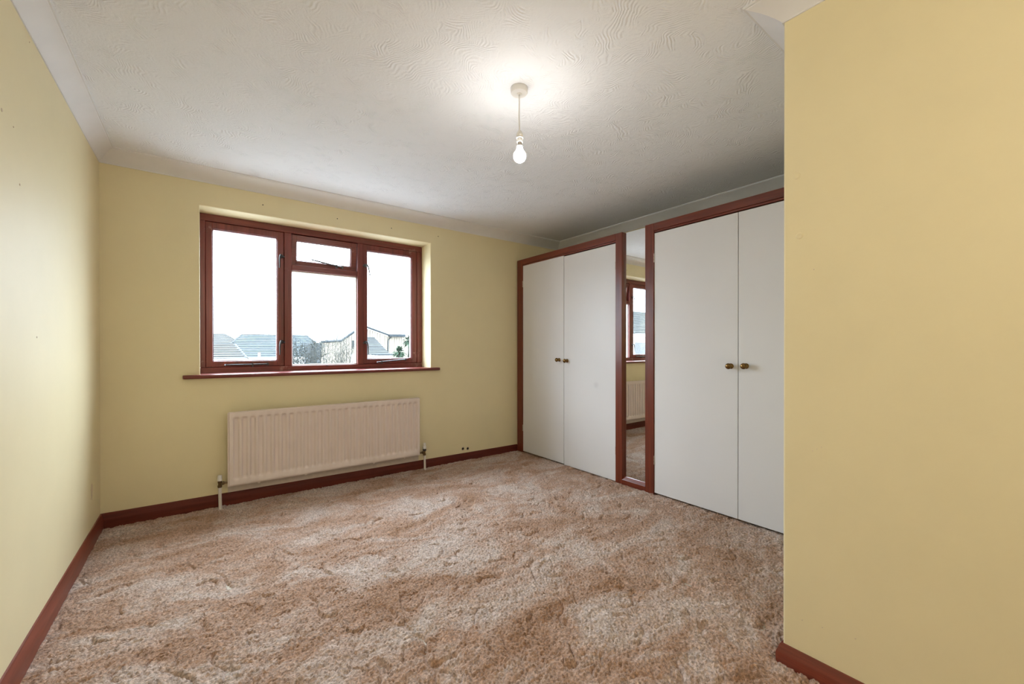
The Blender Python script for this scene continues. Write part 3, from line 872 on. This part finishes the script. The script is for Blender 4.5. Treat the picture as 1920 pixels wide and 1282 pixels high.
ground = struct(box('ground', -70, 90, WT + 0.02, 130, GZ - 0.3, GZ, MAT['lawn']))

def courses(e0, e1, r0, r1, n, lip=0.05):
    """tile courses between an eaves edge and a ridge edge, each course lifted over the one below"""
    e0, e1, r0, r1 = map(Vector, (e0, e1, r0, r1))
    nrm = (e1 - e0).cross((r0 + r1) / 2 - (e0 + e1) / 2).normalized()
    if nrm.z < 0: nrm = -nrm
    vs, fs = [], []
    for i in range(n):
        t0, t1 = i / n, (i + 1) / n
        a = e0.lerp(r0, t0); b = e1.lerp(r1, t0); c = e1.lerp(r1, t1); d = e0.lerp(r0, t1)
        k = len(vs)
        vs += [a, b, a + nrm * lip, b + nrm * lip, c + nrm * 0.004, d + nrm * 0.004]
        fs += [(k, k + 1, k + 3, k + 2), (k + 2, k + 3, k + 4, k + 5)]
    return vs, fs

def house(name, label, x0, x1, y0, y1, eaves, ridge, hipl, hipr, mroof, n=14, cat='house', chim=None, wins=()):
    h = empty(name, ((x0 + x1) / 2, (y0 + y1) / 2, GZ))
    tag(h, label, cat)
    o = 0.35
    box('house_wall', x0 + o, x1 - o, y0 + o, y1 - o, GZ, eaves + 0.02, MAT['render_wall'], h)
    ym = (y0 + y1) / 2
    A, B, C_, D = (x0, y0, eaves), (x1, y0, eaves), (x1, y1, eaves), (x0, y1, eaves)
    P, Q = (x0 + hipl, ym, ridge), (x1 - hipr, ym, ridge)
    data = [courses(A, B, P, Q, n), courses(C_, D, Q, P, n), courses(B, C_, Q, Q, n), courses(D, A, P, P, n)]
    ro = link('tiled_roof', pydata('tiled_roof', *merge(data)), mroof, h)
    ro['kind'] = 'stuff'
    hips = merge([tube_data([a, b], 0.07, 6) for a, b in ((P, Q), (A, P), (B, Q), (C_, Q), (D, P))])
    link('ridge_tiles', pydata('ridge_tiles', *hips), MAT['slate_pale'], h)
    bm = bmesh.new()
    bm_box(bm, x0, x1, y0 - 0.02, y0 + 0.02, eaves - 0.16, eaves + 0.02)
    bm_box(bm, x0, x1, y1 - 0.02, y1 + 0.02, eaves - 0.16, eaves + 0.02)
    bm_box(bm, x0 - 0.02, x0 + 0.02, y0, y1, eaves - 0.16, eaves + 0.02)
    bm_box(bm, x1 - 0.02, x1 + 0.02, y0, y1, eaves - 0.16, eaves + 0.02)
    link('fascia', bm_mesh(bm, 'fascia'), MAT['render_wall'], h)
    if chim:
        c = box('chimney', chim[0] - 0.3, chim[0] + 0.3, ym - 0.3, ym + 0.3, ridge - 0.5, chim[1], MAT['slate_pale'], h, 0.02)
        lathe('chimney_pot', [(0.05, 0), (0.14, 0), (0.11, 0.3), (0.13, 0.34), (0.05, 0.34)], (chim[0], ym, chim[1]), (0, 0, 1), MAT['slate'], c, 12)
    for (wx, wz, ww, wh) in wins:
        f = box('window', wx - ww / 2, wx + ww / 2, y0 + o - 0.06, y0 + o + 0.02, wz, wz + wh, MAT['render_wall'], h, 0.01)
        box('pane', wx - ww / 2 + 0.08, wx + ww / 2 - 0.08, y0 + o - 0.07, y0 + o - 0.05, wz + 0.08, wz + wh - 0.08, MAT['dark_glass'], f)
    return h
house('bungalow', 'blue grey hipped roof bungalow seen through the left light, behind the white pole', 1.25, 9.25, 33.0, 40.0, 0.43, 2.25, 1.95, 1.2, MAT['slate'], 13, wins=((4.0, -1.6, 1.6, 1.1), (7.0, -1.6, 1.4, 1.1)))
house('bungalow', 'nearer low pale roof at the lower left of the left light', -6.0, 2.40, 21.0, 26.0, 0.62, 1.36, 2.3, 0.4, MAT['slate_pale'], 7, wins=((-3.0, -1.5, 1.4, 1.0),))
house('bungalow', 'far lichen pale roof with a small chimney at the left edge of the window view', -9.0, 5.2, 46.0, 53.0, 0.9, 2.62, 2.2, 2.6, MAT['slate_far'], 15, chim=(0.95, 2.85))
house('detached_house', 'two storey house with hipped grey roof, seen only in the mirror', -26.0, -16.3, 13.0, 20.0, 2.05, 3.95, 3.0, 2.2, MAT['slate_pale'], 16, chim=(-18.9, 4.2), wins=((-17.2, 0.4, 1.3, 1.2), (-20.5, 0.4, 1.3, 1.2), (-17.2, -1.9, 1.3, 1.3), (-20.5, -1.9, 1.3, 1.3)))

# wood clad extension with a low gable, flat wing and lean-to roof
ext = empty('clad_extension', (7.0, 18.5, GZ))
tag(ext, 'pale timber clad extension with low gable and dark gutter seen through the right light', 'house')
YW = 17.0
outl = [(5.00, GZ), (9.6, GZ), (9.6, 1.74), (8.20, 1.74), (6.86, 2.20), (5.88, 1.46), (5.00, 1.40)]
bm = bmesh.new()
def top_at(x):
    pts = [(5.00, 1.40), (5.88, 1.46), (6.86, 2.20), (8.20, 1.74), (9.6, 1.74)]
    for (xa, za), (xb, zb) in zip(pts, pts[1:]):
        if xa <= x <= xb: return za + (zb - za) * (x - xa) / (xb - xa)
    return 1.4
x = 5.0
while x < 9.6 - 1e-6:
    b2 = bmesh.new()
    xe = min(x + 0.125, 9.6)
    za, zb = top_at(x + 0.003), top_at(xe - 0.012)
    vv = [b2.verts.new(p) for p in ((x, YW, GZ), (xe - 0.016, YW, GZ), (xe - 0.016, YW, zb), (x, YW, za), (x, YW + 0.03, GZ), (xe - 0.016, YW + 0.03, GZ), (xe - 0.016, YW + 0.03, zb), (x, YW + 0.03, za))]
    for f in ((0, 1, 2, 3), (5, 4, 7, 6), (1, 5, 6, 2), (4, 0, 3, 7), (3, 2, 6, 7), (0, 4, 5, 1)): b2.faces.new([vv[i] for i in f])
    tmp = bpy.data.meshes.new('tmp'); b2.to_mesh(tmp); b2.free(); bm.from_mesh(tmp); bpy.data.meshes.remove(tmp)
    x = xe
cl = link('cladding_boards', bm_mesh(bm, 'cladding_boards'), MAT['cladding'], ext); cl['kind'] = 'stuff'
prism('core_wall', [(a, b) for a, b in outl], YW + 0.035, YW + 4.0, 1, MAT['fascia'], ext)
link('roof_edge', pydata('roof_edge', *merge([tube_data([(a[0], YW - 0.12, a[1]), (b[0], YW - 0.12, b[1])], 0.055, 6) for a, b in
     (((4.95, 1.43), (5.88, 1.50)), ((5.86, 1.50), (6.86, 2.25)), ((6.86, 2.25), (8.22, 1.79)), ((8.18, 1.78), (8.98, 1.79)))])), MAT['fascia'], ext)
box('flat_roof', 8.15, 9.0, YW - 0.25, YW - 0.02, 1.73, 1.86, MAT['fascia'], ext, 0.01)
tube('downpipe', [(8.28, YW - 0.10, 1.74), (8.26, YW - 0.08, 1.68), (8.16, YW - 0.05, 1.60), (8.14, YW - 0.05, 1.50), (8.14, YW - 0.05, -2.4)], 0.028, MAT['fascia'], ext, 8)
lr = link('lean_to_roof', pydata('lean_to_roof', *courses((6.2, 15.3, 0.86), (7.62, 15.3, 0.86), (6.6, YW - 0.1, 1.70), (7.40, YW - 0.1, 1.70), 12, 0.03)), MAT['slate_pale'], ext); lr['kind'] = 'stuff'
box('lean_to_wall', 6.3, 7.5, 15.5, YW - 0.05, GZ, 0.86, MAT['render_wall'], ext)
f = box('window', 6.36, 6.52, YW - 0.05, YW + 0.01, 1.20, 1.52, MAT['fascia'], ext, 0.01)
porch = empty('flat_roof_porch', (7.0, 14.4, GZ))
tag(porch, 'low white porch with a dark flat roof edge in front of the clad extension', 'porch')
box('porch_wall', 6.70, 7.26, 14.1, 14.9, GZ, 0.84, MAT['render_wall'], porch)
box('porch_roof', 6.64, 7.32, 14.0, 15.0, 0.84, 0.90, MAT['fascia'], porch, 0.01)

# white pole in front of the blue roof
pole = lathe('pole', [(0.01, 0), (0.055, 0.0), (0.050, 3.5), (0.055, 3.52), (0.01, 3.54)], (2.82, 20.0, GZ), (0, 0, 1), MAT['render_wall'], None, 12)
tag(pole, 'thin white pole standing before the blue grey roof', 'pole')

def bare_tree(name, label, cat, group, cx, cy, rx, ry, ztop, n, mat, seed, spread=0.25, upright=0.8, zmin=-2.0):
    r = random.Random(seed)
    t = empty(name, (cx, cy, GZ)); tag(t, label, cat, group)
    stems, tw = [], []
    for i in range(n):
        bx = cx + r.uniform(-rx, rx) * 0.6; by = cy + r.uniform(-ry, ry) * 0.6
        tx = cx + r.uniform(-rx, rx); ty = cy + r.uniform(-ry, ry)
        zt = ztop - abs(r.gauss(0, 1)) * spread
        p0 = Vector((bx, by, GZ)); p3 = Vector((tx, ty, zt))
        p1 = p0.lerp(p3, 0.4) + Vector((r.uniform(-.1, .1), r.uniform(-.1, .1), 0)); p2 = p0.lerp(p3, 0.75) + Vector((r.uniform(-.08, .08), r.uniform(-.08, .08), 0))
        stems.append(tube_data([p0, p1, p2, p3], [0.022, 0.014, 0.009, 0.003], 4))
        for j in range(16):
            u = r.uniform(0.55, 0.98)
            q = p1.lerp(p2, (u - 0.4) / 0.35) if u < 0.75 else p2.lerp(p3, (u - 0.75) / 0.25)
            L_ = r.uniform(0.10, 0.38)
            a = r.uniform(0, 2 * math.pi); up = r.uniform(0.1, 1.0) * upright
            d = Vector((math.cos(a), math.sin(a), up * 1.3)).normalized()
            e = q + d * L_
            if e.z > ztop + 0.06: e.z = ztop + 0.06
            m_ = q.lerp(e, 0.55) + Vector((r.uniform(-.03, .03), r.uniform(-.03, .03), r.uniform(-.02, .04)))
            tw.append(tube_data([q, m_, e], [0.0065, 0.005, 0.0025], 3))
    link('branches', pydata('branches', *merge(stems)), mat, t)
    o = link('twigs', pydata('twigs', *merge(tw)), mat, t); o['kind'] = 'stuff'
    return t
bare_tree('bare_hedge', 'dense tangled grey hedge filling the left half of the middle light', 'hedge', None, 2.72, 8.6, 0.60, 0.45, 1.50, 80, MAT['twig'], 5, 0.22)
bare_tree('bare_shrub', 'sparse upright bare shrub in front of the low flat wing', 'shrub', None, 4.05, 10.2, 0.52, 0.4, 1.56, 34, MAT['twig_pale'], 9, 0.32, 1.6)
bare_tree('bare_shrub', 'low tangled bush below the lean-to roof at the right light', 'shrub', None, 4.50, 8.0, 0.16, 0.15, 0.93, 26, MAT['twig'], 12, 0.10)

def palm(name, label, cx, cy, heads, seed):
    r = random.Random(seed)
    t = empty(name, (cx, cy, GZ)); tag(t, label, 'palm')
    tr, lv, lf = [], [], []
    for (hx, hy, hz, R_) in heads:
        tr.append(tube_data([(cx, cy, GZ), ((cx + hx) / 2, (cy + hy) / 2, (GZ + hz) / 2), (hx, hy, hz)], [0.10, 0.075, 0.05], 7))
        for i in range(170):
            a = r.uniform(0, 2 * math.pi); el = math.asin(r.uniform(-0.55, 1.0))
            d = Vector((math.cos(a) * math.cos(el), math.sin(a) * math.cos(el), math.sin(el)))
            s = d.cross(Vector((0, 0, 1)))
            s = s.normalized() if s.length > 1e-3 else Vector((1, 0, 0))
            c0 = Vector((hx, hy, hz)); L_ = R_ * r.uniform(0.75, 1.05); w = 0.024
            m_ = c0 + d * L_ * 0.6 + Vector((0, 0, -0.03)); e = c0 + d * L_ + Vector((0, 0, -0.16 * L_ / 0.5))
            k = len(lv)
            lv += [c0 - s * w * 0.5, c0 + s * w * 0.5, m_ + s * w, m_ - s * w, e]
            lf += [(k, k + 1, k + 2, k + 3), (k + 3, k + 2, k + 4)]
    link('trunk', pydata('trunk', *merge(tr)), MAT['twig_pale'], t)
    o = link('leaves', pydata('leaves', lv, lf), MAT['palm_leaf'], t); o['kind'] = 'stuff'
palm('cabbage_palm', 'spiky green palm at the right edge of the right light', 6.15, 10.0, [(6.36, 10.0, 1.42, 0.40), (6.00, 10.1, 1.02, 0.36), (6.50, 9.9, 0.95, 0.38)], 3)
